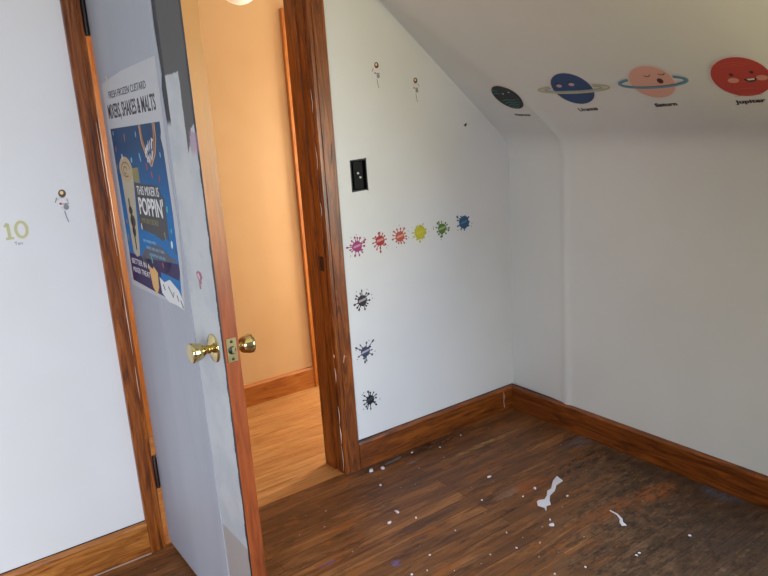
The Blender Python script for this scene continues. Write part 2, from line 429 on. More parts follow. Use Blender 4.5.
# door frame: casings and jambs
DH = 1.86
def casing_prof(x0, x1, y=0, t=.020):   # flat board with a rounded outer arris and a shallow bead at the inner edge
    s = 1 if x1 > x0 else -1              # x0 outer, x1 inner
    return [(x0, y), (x0, y-t+.004), (x0+s*.004, y-t), (x1-s*.020, y-t), (x1-s*.018, y-t+.004), (x1-s*.014, y-t+.004), (x1-s*.012, y-t+.001), (x1-s*.004, y-t+.002), (x1, y-t+.007), (x1, y)]
struct(sweep('trim_1', casing_prof(-.899, XR), 'Z', 0, DH+.07, M_woodZ), 'brown varnished door casing right of the doorway', 'door casing')
struct(sweep('trim_2', casing_prof(-1.757, XL), 'Z', 0, DH+.07, M_woodZ), 'brown varnished door casing left of the doorway', 'door casing')
bm = bmesh.new(); add_box(bm, XL, XR, -.018, 0, DH, DH+.07, .003)
struct(new_obj('trim_3', bm, M_woodX), 'brown varnished head casing over the doorway', 'door casing')
jr = sweep('trim_4', [(XR+.03, 0), (XR+.03, .125), (XR-.011, .125), (XR-.011, .052), (XR-.009, .048), (XR-.005, .048), (XR-.005, .0)], 'Z', 0, DH, M_woodZ)
struct(jr, 'brown varnished right door jamb with stop', 'door jamb')
box('strike_plate', XR-.0065, XR-.004, .008, .034, .838, .894, M_dark, jr)
jl = sweep('trim_5', [(XL-.03, 0), (XL-.03, .125), (XL+.008, .125), (XL+.008, .062), (XL+.001, .060), (XL+.001, .0)], 'Z', 0, DH, M_woodLZ)  # brighter wood than the right jamb: hall light put into its colour
struct(jl, 'left door jamb behind the open door, lit orange by its colour', 'door jamb')
struct(box('trim_6', XL-.03, XR+.03, 0, .125, DH, 1.90, M_woodX), 'brown varnished head jamb of the doorway', 'door jamb')
# scrapes, drips and smudges on the woodwork
M_scr = mat('pale_scrape', (206, 176, 160), .7)
def scrape(par, pts, wd, m, y):
    bm = bmesh.new(); add_poly(bm, stroke(pts, wd), -.0003, .0003)
    bmesh.ops.transform(bm, matrix=Matrix.Translation((0, y, 0)) @ Matrix.Rotation(pi/2, 4, 'X'), verts=bm.verts)
    o = new_obj('scrape', bm, m, par); o['label'] = 'pale scrape' if m is M_scr else 'dark smudge'
T1 = bpy.data.objects['trim_1']; T2 = bpy.data.objects['trim_2']; B1 = bpy.data.objects['baseboard_back']
xs = XR-.012
for z0_, z1_, w_ in ((.02, .13, .002), (.14, .22, .0045), (.225, .30, .0025), (.40, .46, .003), (.50, .515, .004), (1.05, 1.10, .002), (1.22, 1.30, .0018), (1.42, 1.50, .0018)):
    zm = (z0_+z1_)/2; scrape(T1, [(xs, z0_), (xs+.002, zm), (xs-.001, z1_)], [.0006, w_, .0006], M_scr, -.0200)
scrape(T1, [(-.943, .47), (-.935, .50), (-.925, .49)], [.0008, .004, .0008], M_scr, -.0202)
scrape(T1, [(-.925, 1.235), (-.918, 1.27), (-.916, 1.31)], [.002, .006, .002], M_black, -.0202)
scrape(B1, [(-.077, .10), (-.075, .075), (-.078, .05), (-.074, .02)], [.001, .004, .002, .004], M_scr, -.0205)
for z0_, z1_, w_ in ((.70, .95, .0028), (.55, .66, .002), (1.02, 1.16, .002), (1.20, 1.42, .0024)):
    scrape(T2, [(XL-.010, z0_), (XL-.0105, (z0_+z1_)/2), (XL-.010, z1_)], [.0006, w_, .0006], M_scr, -.0200)
bl_ = bpy.data.objects['baseboard_back_left']
box('dust_line', XW, -1.757, -.0235, -.0195, 0, .0025, mat('old_dust', (164, 142, 128), .9), bl_)
# hallway: a casing and closed door across the hall
struct(box('trim_7', -.574, -.485, HY-.022, HY, 0, 1.95, M_woodLZ, bev=.003), 'bright orange upright casing in the hallway', 'door casing')
d2 = struct(box('door_2', -.485, .22, HY-.012, HY, .01, 1.9, M_woodLZ), 'closed wooden door across the hallway', 'door')

struct(box('trim_11', -1.36, -1.285, HY-.022, HY, 0, 1.95, M_woodLZ, bev=.003), 'added orange casing of the hallway door behind the open door', 'door casing')  # casing and door added so the hinge gap shows lit orange wood
struct(box('door_3', -2.1, -1.36, HY-.012, HY, .01, 1.9, M_woodLZ), 'added wooden door across the hallway, its orange fills the hinge gap', 'door')

# ------------------------------------------------------------------ the open door
hx, hy, TH = -1.6885, -.0093, radians(-89.14)
DM = Matrix.Translation((hx, hy, 0)) @ Matrix.Rotation(TH, 4, 'Z')
door = struct(empty('door_1', mw=DM), 'open door with a grey covering and white painted edge strip', 'door')
DW, DT = .7179, .038
def door_face_mat():
    m = mat('door_paint', (196, 198, 194), .5); t = NT(m)
    sp = t.n('ShaderNodeSeparateXYZ'); t.l(t.coord(), sp.inputs[0]); X, Z = sp.outputs[0], sp.outputs[2]
    n1 = t.math('SUBTRACT', t.noise(t.coord(), 14, 5, .7), .5); n2 = t.math('SUBTRACT', t.noise(t.coord(loc=(4, 4, 4)), 30, 5, .7), .5)
    base = t.mix(t.step(t.noise(t.coord(), 7, 4), .4, .65), lin((182, 184, 182)), lin((168, 172, 174)))
    base = t.mix(t.math('MULTIPLY', t.step(n2, .08, .2), .35), base, lin((150, 160, 162)))
    # browner dusty part at the bottom
    low = t.math('SUBTRACT', 1, t.step(t.math('ADD', Z, t.math('MULTIPLY', n2, .008)), .338, .345))
    base = t.mix(low, base, lin((158, 150, 143)))
    # dark grey paint at the top and down the outer edge
    edge = t.math('ADD', Z, t.math('MULTIPLY', n1, .10))
    a = t.step(t.math('ADD', Z, t.math('MULTIPLY', n1, .02)), 1.494, 1.498)
    b = t.math('MULTIPLY', t.step(t.math('ADD', X, t.math('MULTIPLY', n2, .012)), .652, .655), t.step(t.math('ADD', edge, t.math('MULTIPLY', X, -1.2)), .535, .545))
    dk = t.math('MAXIMUM', a, b)
    c = t.mix(dk, base, lin((74, 72, 70)))
    # black ragged line along the outer arris and beside the covering
    bl = t.step(t.math('ADD', X, t.math('MULTIPLY', n1, .022)), .7065, .7085)
    g2 = t.math('MULTIPLY', t.math('SUBTRACT', 1, t.step(t.math('ADD', X, t.math('MULTIPLY', n1, .01)), .566, .568)), t.step(Z, 1.38, 1.40))
    c = t.mix(t.math('MAXIMUM', bl, g2), c, lin((28, 28, 30)))
    pk = t.math('MULTIPLY', t.step(t.math('ADD', X, t.math('MULTIPLY', n2, .03)), .668, .672), t.math('MULTIPLY', t.step(Z, 1.31, 1.33), t.math('SUBTRACT', 1, t.step(t.math('ADD', Z, t.math('MULTIPLY', n1, .04)), 1.362, 1.368))))
    c = t.mix(t.math('MULTIPLY', pk, .6), c, lin((150, 108, 136)))
    t.l(c, t.b.inputs['Base Color']); t.bump(n2, .3, .001); return m
M_df = door_face_mat()
bm = bmesh.new(); add_box(bm, 0, DW, 0, DT, .012, DH-.006, .0012)
slab = new_obj('door_slab', bm, [M_edge, M_df], door)
for p in slab.data.polygons:
    if p.normal.y < -.9: p.material_index = 1
# grey covering sheet with soft vertical wrinkles
def sheet_mat():
    m = mat('grey_covering', (168, 172, 184), .5, spec=.4); t = NT(m)
    v = t.coord((4, 1, .9)); n = t.noise(v, 1.3, 3, .5, .6)
    t.l(t.mix(t.step(n, .35, .7), lin((154, 157, 164)), lin((164, 167, 172))), t.b.inputs['Base Color'])
    cr = t.noise(t.coord((14, 1, 2.2), (2, 0, 3)), 1.7, 4, .5, 1.5)
    t.bump(t.math('ADD', n, t.math('MULTIPLY', t.math('ABSOLUTE', t.math('SUBTRACT', cr, .5)), 1.2)), .5, .004); return m
bm = bmesh.new()
edge = [(.002, .022), (.552, .020), (.548, .35), (.538, .80), (.536, 1.1), (.540, 1.39), (.536, 1.47), (.548, 1.50), (.540, 1.60), (.545, 1.72), (.540, DH-.01), (.002, DH-.01)]
A = [bm.verts.new((x, -.0022, z)) for x, z in edge]; B = [bm.verts.new((x, 0, z)) for x, z in edge]
for i in range(len(edge)): bm.faces.new((A[i], A[(i+1) % len(edge)], B[(i+1) % len(edge)], B[i]))
bm.faces.new(A); bm.faces.new(B[::-1])
sh = new_obj('covering_sheet', bm, sheet_mat(), door); sh['label'] = 'thin grey covering sheet'
# knobs, rosettes and latch
UZ = .866; UK = DW-.062
def knob(s, face):
    """s=-1 room side, +1 hall side"""
    zk = UZ-.004 if s < 0 else UZ-.015
    prof = [(.0105, 0), (.0105, .018), (.0115, .021), (.0150, .024), (.0185, .0285), (.0215, .037), (.0238, .047), (.0242, .051), (.0232, .0545), (.0212, .0562), (.0203, .0556), (.011, .0558), (.0004, .056)]
    k = lathe('door_knob', [(r, face+s*(h+.004)) for r, h in prof], M_brass, door, axis='Y', loc=(UK, 0, zk))
    k['label'] = 'round brass door knob'
    rp = [(.0355, 0), (.0352, .002), (.0320, .0045), (.0250, .0060), (.0170, .0095), (.0120, .012)]
    r = lathe('rosette', [(a, face+s*(h+.0003)) for a, h in rp], M_brass, k, axis='Y', loc=(UK, 0, UZ-.004))
knob(-1, 0); knob(1, DT)
bm = bmesh.new(); add_box(bm, DW-.0005, DW+.0016, DT/2-.0125, DT/2+.0125, UZ-.0285, UZ+.0285, .0006)
lp = new_obj('latch_plate', bm, M_brass2, door); lp['label'] = 'brass latch plate'
def disc_x(name, r, z, x0, x1, m, par):
    return lathe(name, [(r, x0), (r, x1)], m, par, n=20, axis='X', loc=(0, DT/2, z))
disc_x('latch_hole', .0098, UZ, DW+.0014, DW+.0019, M_black, lp)
bm = bmesh.new(); add_box(bm, DW+.001, DW+.0045, DT/2-.0015, DT/2+.0070, UZ-.0075, UZ+.0075, .0014)
new_obj('latch_bolt', bm, M_brass2, lp)
for dz in (-.021, .021): disc_x('screw', .0036, UZ+dz, DW+.0014, DW+.0022, M_dark, lp)
for z0_, z1_ in ((.215, .33), (1.665, 1.80)):
    h = lathe('hinge', [(.0065, z0_), (.0065, z0_+.002), (.0065, z1_), (.004, z1_+.004)], M_dark if z0_ < 1 else M_black, door, n=16, axis='Z', loc=(-.008, -.008, 0))
    bm = bmesh.new(); add_box(bm, -.024, .0, .001, .003, z0_, z1_); new_obj('hinge_leaf', bm, M_dark if z0_ < 1 else M_black, h)

# door sticker: torn remains of a pink decal
def dpt(u, z, off=.0004): return DM @ Vector((u, -off, z))
E1 = DM.to_3x3() @ Vector((1, 0, 0))
def dframe(u, z, off=.0004): return frame(dpt(u, z, off), E1, (0, 0, 1))

M_white = mat('sticker_white', (225, 225, 222), .5)
pinkm = mat('sticker_pink', (150, 96, 112), .5)
e = empty('sticker', mw=dframe(.621, 1.028)); tag(e, 'torn pinkish sticker scrap on the door above the knob', 'sticker')
polys('torn_scrap', [[(-.018, .012), (-.006, .018), (.012, .016), (.018, .004), (.008, -.004), (.010, -.012), (.002, -.014), (.001, -.026), (-.007, -.026), (-.006, -.008)]], 0, .0006, pinkm, e)
polys('pale_patch', [[(-.010, .010), (-.002, .013), (.004, .004), (.000, -.004)]], .0006, .0009, mat('sticker_pale_pink', (206, 178, 190)), e)

# ------------------------------------------------------------------ poster on the door
PU, PZ = .04, .93
poster = empty('poster', mw=dframe(PU, PZ, .0026))
tag(poster, 'blue and white frozen custard poster taped on the grey door covering', 'poster')
PW, PH = .487, .615
M_paper = mat('poster_paper', (178, 178, 178), .5, spec=.3); M_blue_d = mat('poster_navy', (34, 70, 112), .4)
def blue_mat():
    m = mat('poster_blue', (30, 90, 150), .5, spec=.2); t = NT(m)
    sp = t.n('ShaderNodeSeparateXYZ'); t.l(t.coord(), sp.inputs[0])
    t.l(t.ramp(sp.outputs[1], [(.0, (16, 106, 164)), (.24, (18, 98, 154)), (.42, (28, 62, 96))]), t.b.inputs['Base Color'])
    return m
M_blue = blue_mat()
M_pdark = mat('poster_black', (34, 34, 38), .4); M_pwhite = mat('poster_white', (206, 206, 202), .45)
M_ppurple = mat('poster_purple', (52, 38, 78), .5, spec=.2); M_pgold = mat('poster_gold', (206, 158, 88), .45); M_pcream = mat('poster_cream', (168, 158, 134), .45)
M_pgrey = mat('poster_grey_shadow', (58, 62, 74), .4); M_ptext = mat('poster_ink', (40, 38, 44), .5); M_pred = mat('poster_red', (150, 70, 62)); M_pkhaki = mat('poster_khaki', (132, 122, 72)); M_plb = mat('poster_light_blue', (120, 166, 192)); M_pgreen = mat('poster_teal', (70, 160, 150)); M_porange = mat('poster_orange', (158, 104, 66))
polys('paper', [[(0, 0), (.40, 0), (.455, -.004), (.462, .02), (.487, .20), (.480, .36), (.484, .47), (.487, PH), (.20, PH-.004), (0, PH-.02)]], 0, .0005, M_paper, poster)
bx = .022; by = .018
polys('blue_picture', [[(bx, by), (.33, by-.010), (.44, by), (.455, .10), (.462, .25), (.458, .40), (.449, .43), (.457, .445), (.457, .468), (bx, .468)]], .0005, .0008, M_blue, poster)
text('heading', 'FRESH FROZEN CUSTARD', .03, M_ptext, poster, .225, .560, .0007, width=.335, height=.019)
text('heading', 'MIXERS, SHAKES & MALTS', .05, M_ptext, poster, .236, .512, .0007, width=.42, height=.046, bold=.0008)
# bottom purple band with two rows of lettering
polys('purple_band', [[(bx, by+.085), (bx, by), (.29, by-.008), (.30, by+.060), (.44, by+.055), (.455, by+.075), (.455, by+.10), (.3, by+.092), (.2, by+.085)]], .0008, .0010, M_ppurple, poster)
text('lettering', 'BETTER IN A', .03, M_pwhite, poster, .125, by+.063, .0010, width=.17, height=.016)
text('lettering', 'MIXER TREAT CUP', .03, M_pwhite, poster, .150, by+.037, .0010, width=.22, height=.016)
# shield badge
polys('badge', [stroke([(.30, .468), (.302, .43), (.325, .395), (.352, .372), (.385, .40), (.402, .44), (.404, .468)], .010)], .0008, .0011, M_porange, poster)
polys('badge_border', [stroke([(.292, .466), (.294, .425), (.320, .385), (.352, .361), (.392, .392), (.413, .43), (.415, .466)], .004)], .0008, .0011, M_pgold, poster)
polys('badge_script', [stroke([(.318, .385), (.322, .410), (.330, .395), (.336, .415), (.342, .400), (.350, .424), (.356, .402), (.364, .424), (.372, .404), (.380, .430), (.388, .425)], .007),
    stroke([(.326, .372), (.334, .388), (.344, .372), (.352, .392), (.362, .378), (.374, .400)], .007)], .0011, .0013, M_pwhite, poster)
# tall cup
cup = polys('shake_cup', [[(.060, .345), (.175, .352), (.172, .30), (.155, .22), (.140, .14), (.128, .105), (.100, .098), (.070, .110), (.068, .20), (.064, .28)]], .0008, .0011, M_pcream, poster)
polys('cup_foam', [ell(.117, .352, .062, .036, 28)], .0011, .0013, mat('poster_foam', (172, 152, 118)), cup)
polys('cup_swirl', [stroke(ell(.117, .352, .040, .020, 20, closed=False, a1=5.2), .004), stroke(ell(.112, .350, .018, .010, 14, closed=False, a1=5), .004)], .0013, .0014, mat('poster_brown', (116, 88, 60)), cup)
polys('cup_print', [ell(.105, .235, .018, .012, 14), ell(.112, .205, .024, .018, 16), ell(.110, .175, .016, .016, 14), stroke([(.100, .27), (.104, .22), (.106, .16), (.108, .12)], .010)], .0011, .0013, M_pdark, cup)
polys('yellow_tag', [[(.175, .318), (.230, .316), (.232, .358), (.176, .356)]], .0008, .0010, M_pkhaki, poster)
polys('headline_box', [[(.176, .315), (.385, .312), (.392, .286), (.412, .284), (.410, .215), (.404, .170), (.385, .180), (.36, .168), (.30, .180), (.21, .185), (.176, .190)]], .0010, .0012, M_pdark, poster)
text('headline', 'THIS MIXER IS', .04, M_pwhite, poster, .286, .296, .0013, width=.185, height=.024)
text('headline', "POPPIN'", .06, M_pwhite, poster, .296, .254, .0013, width=.205, height=.050, bold=.0012)
text('subheadline', 'POPCORN CUSTARD', .02, M_pkhaki, poster, .270, .213, .0013, width=.14, height=.014)
for i, (w_, yy) in enumerate(((.11, .155), (.15, .137), (.13, .119))):
    text('small_print', ['NEW MIXER WITH', 'SWEET AND SALTY BITS', 'BLENDED IN CUSTARD'][i], .012, M_plb, poster, .185+w_/2+.02*i, yy, .0010, width=w_, height=.008)
polys('spoon_shadow', [[(.150, .045+.03), (.20, .068), (.30, .075), (.37, .082), (.395, .10), (.40, .118), (.44, .120), (.44, .128), (.395, .13), (.34, .150), (.26, .150), (.19, .130), (.15, .110)]], .0008, .0010, M_pgrey, poster)
polys('popcorn_piece', [[(.20, .085), (.235, .078), (.245, .086), (.275, .072), (.268, .03), (.245, .006), (.215, .022)]], .0013, .0015, M_pgold, poster)
polys('crumpled_corner', [[(.285, .062), (.32, .052), (.37, .066), (.43, .045), (.455, .02), (.45, -.002), (.40, .002), (.34, .0), (.29, .018)]], .0013, .0016, M_pwhite, poster)
for q_ in (([(.31, .045), (.32, .03)], .006), ([(.35, .045), (.38, .02), (.39, .035)], .005), ([(.435, .02), (.448, .002)], .006), ([(.41, .03), (.42, .015)], .005)):
    polys('corner_print', [stroke(*q_)], .0016, .0018, M_pdark, poster)
rnd = random.Random(4)
conf = [(.15, .44, .006, .020, M_porange), (.05, .41, .005, .016, M_porange), (.10, .388, .006, .014, M_pwhite), (.045, .455, .005, .012, M_plb), (.185, .378, .009, .013, M_plb), (.255, .445, .005, .014, M_plb), (.265, .385, .006, .022, M_plb), (.31, .36, .007, .018, M_pred), (.345, .34, .007, .016, M_pred), (.40, .33, .006, .018, M_pred), (.43, .39, .005, .012, M_plb), (.035, .36, .005, .014, M_porange),
    (.425, .255, .009, .016, M_pgreen), (.435, .20, .006, .012, M_pgreen), (.425, .165, .010, .018, M_pwhite), (.445, .150, .007, .014, M_pdark), (.24, .105, .007, .020, M_pgreen), (.33, .10, .008, .014, M_pred), (.345, .085, .006, .014, M_ppurple), (.05, .20, .006, .014, M_porange), (.04, .15, .008, .02, M_pkhaki), (.19, .195, .006, .016, M_pwhite), (.38, .185, .006, .016, M_pkhaki)]
for x, y, a, b, m_ in conf:
    r_ = rnd.uniform(-.4, .4)
    polys('confetti_piece', [ell(x, y, a*.7, b*.6, 8, r_)], .0012, .0014, m_, poster)
polys('tape', [[(.055, .57), (.075, .57), (.072, .615), (.056, .612)]], .0006, .0010, mat('tape', (186, 182, 168), .3), poster)

# ------------------------------------------------------------------ stickers on the doorway wall
def wframe(x, z): return frame((x, -.0004, z), (1, 0, 0), (0, 0, 1))
def splat(x, z, r, col, cen, seed, label, longs=(), nd=13, text_col=None, blob=.52):
    rn = random.Random(seed)
    e = empty('paint_splat_sticker', mw=wframe(x, z)); tag(e, label, 'sticker', 'paint splat stickers on the doorway wall')
    m = mat('splat_ink', col, .5); lst = []
    pts = []
    N = 44
    for i in range(N):
        a = 2*pi*i/N; pts.append((r*blob*cos(a)*(1+rn.uniform(-.10, .10)), r*blob*sin(a)*(1+rn.uniform(-.12, .08))))
    rays = []
    for k in range(nd):
        a = 2*pi*k/nd+rn.uniform(-.16, .16); L = r*rn.uniform(.75, 1.05); rays.append((a, L, rn.uniform(.06, .11)))
    for a, L in longs: rays.append((a, L*r, .09))
    body = [pts]
    for a, L, w_ in rays:
        c, s = cos(a), sin(a)
        body.append(stroke([(c*r*blob*.8, s*r*blob*.8), (c*L*.72, s*L*.72), (c*L*.86, s*L*.86), (c*L, s*L)], [r*.15, r*.055, r*w_*2.3, r*w_*1.5]))
    for k in range(4):
        a = rn.uniform(0, 2*pi); body.append(ell(cos(a)*r*1.12, sin(a)*r*1.12, r*.05, r*.05, 8))
    polys('splat', body, 0, .0004, m, e)
    polys('name_band', [[(-.42*r, -.15*r), (.40*r, .02*r), (.42*r, .22*r), (-.40*r, .07*r)]], .0004, .0006, mat('splat_centre', cen, .5), e)
splat(-.826, .912, .041, (150, 36, 96), (196, 120, 156), 1, 'magenta splat sticker, leftmost of the row beside the casing', [(.5, 1.2), (3.1, 1.25)])
splat(-.716, .919, .040, (164, 34, 34), (206, 140, 130), 2, 'red splat sticker between the magenta and orange ones', [(-1.6, 1.25)])
splat(-.617, .921, .041, (176, 74, 48), (206, 148, 124), 3, 'orange-red splat sticker between the red and yellow ones')
splat(-.513, .923, .042, (186, 178, 34), (196, 186, 60), 4, 'yellow splat sticker in the middle of the row', blob=.66, nd=16)
splat(-.394, .923, .042, (84, 112, 44), (150, 168, 112), 5, 'green splat sticker between the yellow and blue ones')
splat(-.269, .933, .042, (36, 78, 112), (70, 116, 148), 6, 'blue splat sticker, nearest the corner in the row', [(2.5, 1.25)], blob=.68, nd=9)
splat(-.820, .694, .043, (40, 30, 36), (160, 150, 156), 7, 'blackish-brown splat sticker just below the magenta one')
splat(-.824, .482, .042, (62, 60, 78), (166, 166, 182), 8, 'dark grey splat sticker with two long arms', [(.75, 1.45), (2.6, 1.3), (-1.7, 1.15)], nd=9)
splat(-.818, .274, .043, (26, 26, 32), (60, 60, 66), 9, 'black splat sticker, lowest, above the baseboard', blob=.45)

def astronaut(x, z, h, label, vis, flip=1, lean=0):
    mw = wframe(x, z) @ Matrix.Rotation(lean, 4, 'Z')
    e = empty('astronaut_sticker', mw=mw); tag(e, label, 'sticker', 'small astronaut stickers')
    s = h
    suit = mat('suit_pale', (214, 212, 206)); gr = mat('suit_grey', (134, 134, 132)); 
    polys('suit', [ell(0, .36*s, .15*s, .15*s, 20), [(-.12*s, .24*s), (.13*s, .24*s), (.16*s, .02*s), (.12*s, -.08*s), (-.10*s, -.08*s), (-.14*s, .05*s)],
        stroke([(-.10*s*flip, .20*s), (-.20*s*flip, .10*s), (-.22*s*flip, .26*s)], .07*s), stroke([(.10*s*flip, .18*s), (.21*s*flip, .06*s)], .07*s),
        stroke([(-.04*s, -.06*s), (-.05*s, -.24*s)], .09*s), stroke([(.06*s, -.06*s), (.08*s, -.22*s)], .09*s)], 0, .0004, suit, e)
    polys('suit_lines', [stroke([(-.14*s*flip, .24*s), (-.21*s*flip, .10*s)], .03*s), stroke([(-.10*s, .04*s), (.16*s, .05*s)], .03*s), ell(.07*s, -.05*s, .075*s, .09*s, 14), stroke([(.01*s, -.16*s), (.03*s, -.34*s), (.07*s, -.5*s)], .03*s)], .0004, .0006, gr, e)
    polys('visor', [ell(.02*s, .35*s, .105*s, .115*s, 20)], .0004, .0007, mat('visor_dark', vis), e)
    polys('visor_glint', [ell(.01*s, .37*s, .05*s, .055*s, 12)], .0007, .0009, mat('visor_glint', (226, 196, 150)), e)
    polys('badge', [ell(-.07*s, .06*s, .035*s, .035*s, 8)], .0006, .0008, mat('badge_red', (170, 60, 60)), e)
astronaut(-.681, 1.549, .098, 'small astronaut sticker high on the wall, left of the pair right of the doorway', (96, 48, 24))
astronaut(-.498, 1.492, .096, 'small astronaut sticker nearer the sloped ceiling, right of its pair', (84, 44, 22), -1)
astronaut(-1.839, 1.189, .100, 'small astronaut sticker left of the door casing near the number ten', (92, 70, 30))
# chipped black mark near the slope
e = empty('wall_mark', mw=wframe(-.242, 1.342)); tag(e, 'small black chip mark on the wall under the slope', 'mark')
polys('chip', [[(-.010, 0), (-.002, .003), (.004, .008), (.010, .005), (.006, -.003), (-.001, -.007), (-.004, -.002)]], 0, .0008, M_black, e)

# number ten sticker
e = empty('number_sticker', mw=wframe(-1.970, 1.134) @ Matrix.Diagonal((.86, .86, 1, 1))); tag(e, 'gold number 10 sticker with its word below, on the left wall', 'sticker')
g1 = mat('gold_digit', (184, 180, 136), .5); g2 = mat('gold_outline', (214, 210, 178), .5); M_cap = mat('caption_grey', (110, 112, 110), .6)
def digits(o1, z0, z1, m, nm):
    bm = bmesh.new()
    add_poly(bm, stroke([(-.026, -.022), (-.026, .024)], .009+o1*2), z0, z1)
    add_poly(bm, stroke([(-.037, .014), (-.027, .026)], .006+o1*2), z0, z1)
    add_poly(bm, stroke([(-.038, -.025), (-.014, -.025)], .007+o1*2), z0, z1)
    n = 36; O = ell(.012, 0, .021+o1, .030+o1, n); I = ell(.012, 0, .012-o1, .021-o1, n)
    V = [[bm.verts.new((x, y, z)) for x, y in L] for L, z in ((O, z0), (I, z0), (O, z1), (I, z1))]
    for i in range(n):
        j = (i+1) % n
        bm.faces.new((V[2][i], V[2][j], V[3][j], V[3][i])); bm.faces.new((V[0][i], V[0][j], V[2][j], V[2][i])); bm.faces.new((V[1][i], V[1][j], V[3][j], V[3][i]))
    new_obj(nm, bm, m, e)
digits(.0022, 0, .0004, g2, 'digit_outline'); digits(0, .0004, .0007, g1, 'digits')
text('caption', 'Ten', .02, M_cap, e, -.004, -.044, .0002, width=.024, height=.011)

# open switch box
sb = empty('switch_box', ((SX0+SX1)/2, 0, (SZ0+SZ1)/2)); tag(sb, 'open black switch box without its cover plate in the doorway wall', 'switch box')
hw, hh = (SX1-SX0)/2, (SZ1-SZ0)/2
bm = bmesh.new(); t_ = .003
add_box(bm, -hw, -hw+t_, -.001, .052, -hh, hh); add_box(bm, hw-t_, hw, -.001, .052, -hh, hh); add_box(bm, -hw, hw, -.001, .052, -hh, -hh+t_); add_box(bm, -hw, hw, -.001, .052, hh-t_, hh); add_box(bm, -hw, hw, .050, .056, -hh, hh)
new_obj('box_body', bm, mat('box_black', (9, 9, 10), .7, spec=.2), sb)
bm = bmesh.new(); add_box(bm, -.017, .017, .006, .034, -.034, .034, .003); add_box(bm, -.021, .021, .004, .007, -.052, .052, .001)
new_obj('switch_body', bm, mat('switch_black', (14, 14, 15), .6, spec=.2), sb)
for x_, z_ in ((-.003, .008), (.006, -.008)): lathe('terminal_screw', [(.004, -.000), (.004, .006)], mat('terminal_steel', (230, 230, 225), .3, .3), sb, n=12, axis='Y', loc=(x_, -.001, z_))
# broken plaster lip round the hole
bm = bmesh.new()
lip = [(-hw-.001, hh+.001), (hw-.006, hh+.004), (hw+.001, hh+.006), (hw-.001, hh-.010), (hw+.001, -hh+.004), (hw+.002, -hh-.003), (hw-.010, -hh), (-hw-.001, -hh-.003)]
inn = [(-hw+.003, hh-.003), (hw-.012, hh-.002), (hw-.004, hh-.002), (hw-.004, hh-.012), (hw-.004, -hh+.006), (hw-.003, -hh+.004), (hw-.010, -hh+.004), (-hw+.003, -hh+.003)]
V = [[bm.verts.new((x, y, z)) for x, z in L] for L, y in ((lip, -.0012), (inn, -.0012), (lip, 0.0), (inn, .002))]
for i in range(8):
    j = (i+1) % 8
    for a, b in ((0, 1), (0, 2), (1, 3)): bm.faces.new((V[a][i], V[a][j], V[b][j], V[b][i]))
new_obj('broken_rim', bm, M_black, sb)

# ------------------------------------------------------------------ planet decals on the slope
SLN = Vector((-K, 0, -1)).normalized()
def pframe(x, y):
    p = Vector((x, y, Z0-K*x))+SLN*.0009
    return frame(p, (0, -1, 0), (-1, 0, K))
M_halo = mat('decal_white_edge', (214, 206, 200), .6); M_ink = mat('decal_ink', (58, 42, 36), .6)
def annulus(name, rx, ry, w_, rot, z0, z1, m, par, a0=0, a1=2*pi, cx=0, cy=0):
    polys(name, [stroke(ell(cx, cy, rx, ry, 48, rot, a0, a1, closed=False), w_)], z0, z1, m, par)
def planet(nm, x, y, r, col, label, cap, capx, capy, capw, caph):
    e = empty('planet_decal', mw=pframe(x, y)); tag(e, label, 'wall decal', 'planet decals on the sloped ceiling')
    polys('white_border', [ell(0, 0, r+.006, r+.006, 48)], 0, .0004, M_halo, e)
    b = polys('planet_disc', [ell(0, 0, r, r, 48)], .0004, .0008, mat(nm+'_disc', col, .55), e)
    text('caption', cap, .03, M_ink, e, capx, capy, .0002, width=capw, height=caph, bold=.0011)
    return e, b
def drape(root):
    for o in list(root.children)+[g for c in root.children for g in c.children]:
        bm = bmesh.new(); bm.from_mesh(o.data)
        bmesh.ops.triangulate(bm, faces=bm.faces)
        for _ in range(5):
            es = [e_ for e_ in bm.edges if e_.calc_length() > .016]
            if not es: break
            bmesh.ops.subdivide_edges(bm, edges=es, cuts=1); bmesh.ops.triangulate(bm, faces=[f for f in bm.faces if len(f.verts) > 3])
        M = root.matrix_world
        for v in bm.verts:
            p = M @ v.co; v.co.z += surf_off(-p.y, p.z)
        bm.to_mesh(o.data); bm.free()
# dark green planet
e, b = planet('teal', -.224, -.233, .071, (18, 28, 32), 'dark teal striped planet decal nearest the corner', 'Neptune', -.002, -.112, .084, .017)
M_teal = mat('stripe_teal', (48, 116, 108), .55)
for k, (y0, L) in enumerate(((-.018, .070), (-.034, .062), (-.048, .052), (-.062, .036), (.022, .03), (.040, .02))):
    xs = [-.3*L+.035 if k < 4 else -.06, .0, L*.9 if k < 4 else -.02]
    pts = [(-L*.75, y0-.006), (-L*.3, y0+.004), (L*.2, y0), (L*.85, y0+.010)] if k < 4 else [(-.062, y0), (-.045, y0+.004), (-.025, y0)]
    polys('stripe', [stroke(pts, [.001, .005, .005, .001][:len(pts)])], .0010, .0014, M_teal, b)
for x_ in (-.006, .034): polys('eye', [ell(x_, .020+abs(x_)*.35, .004, .004, 10)], .0010, .0012, M_halo, b)
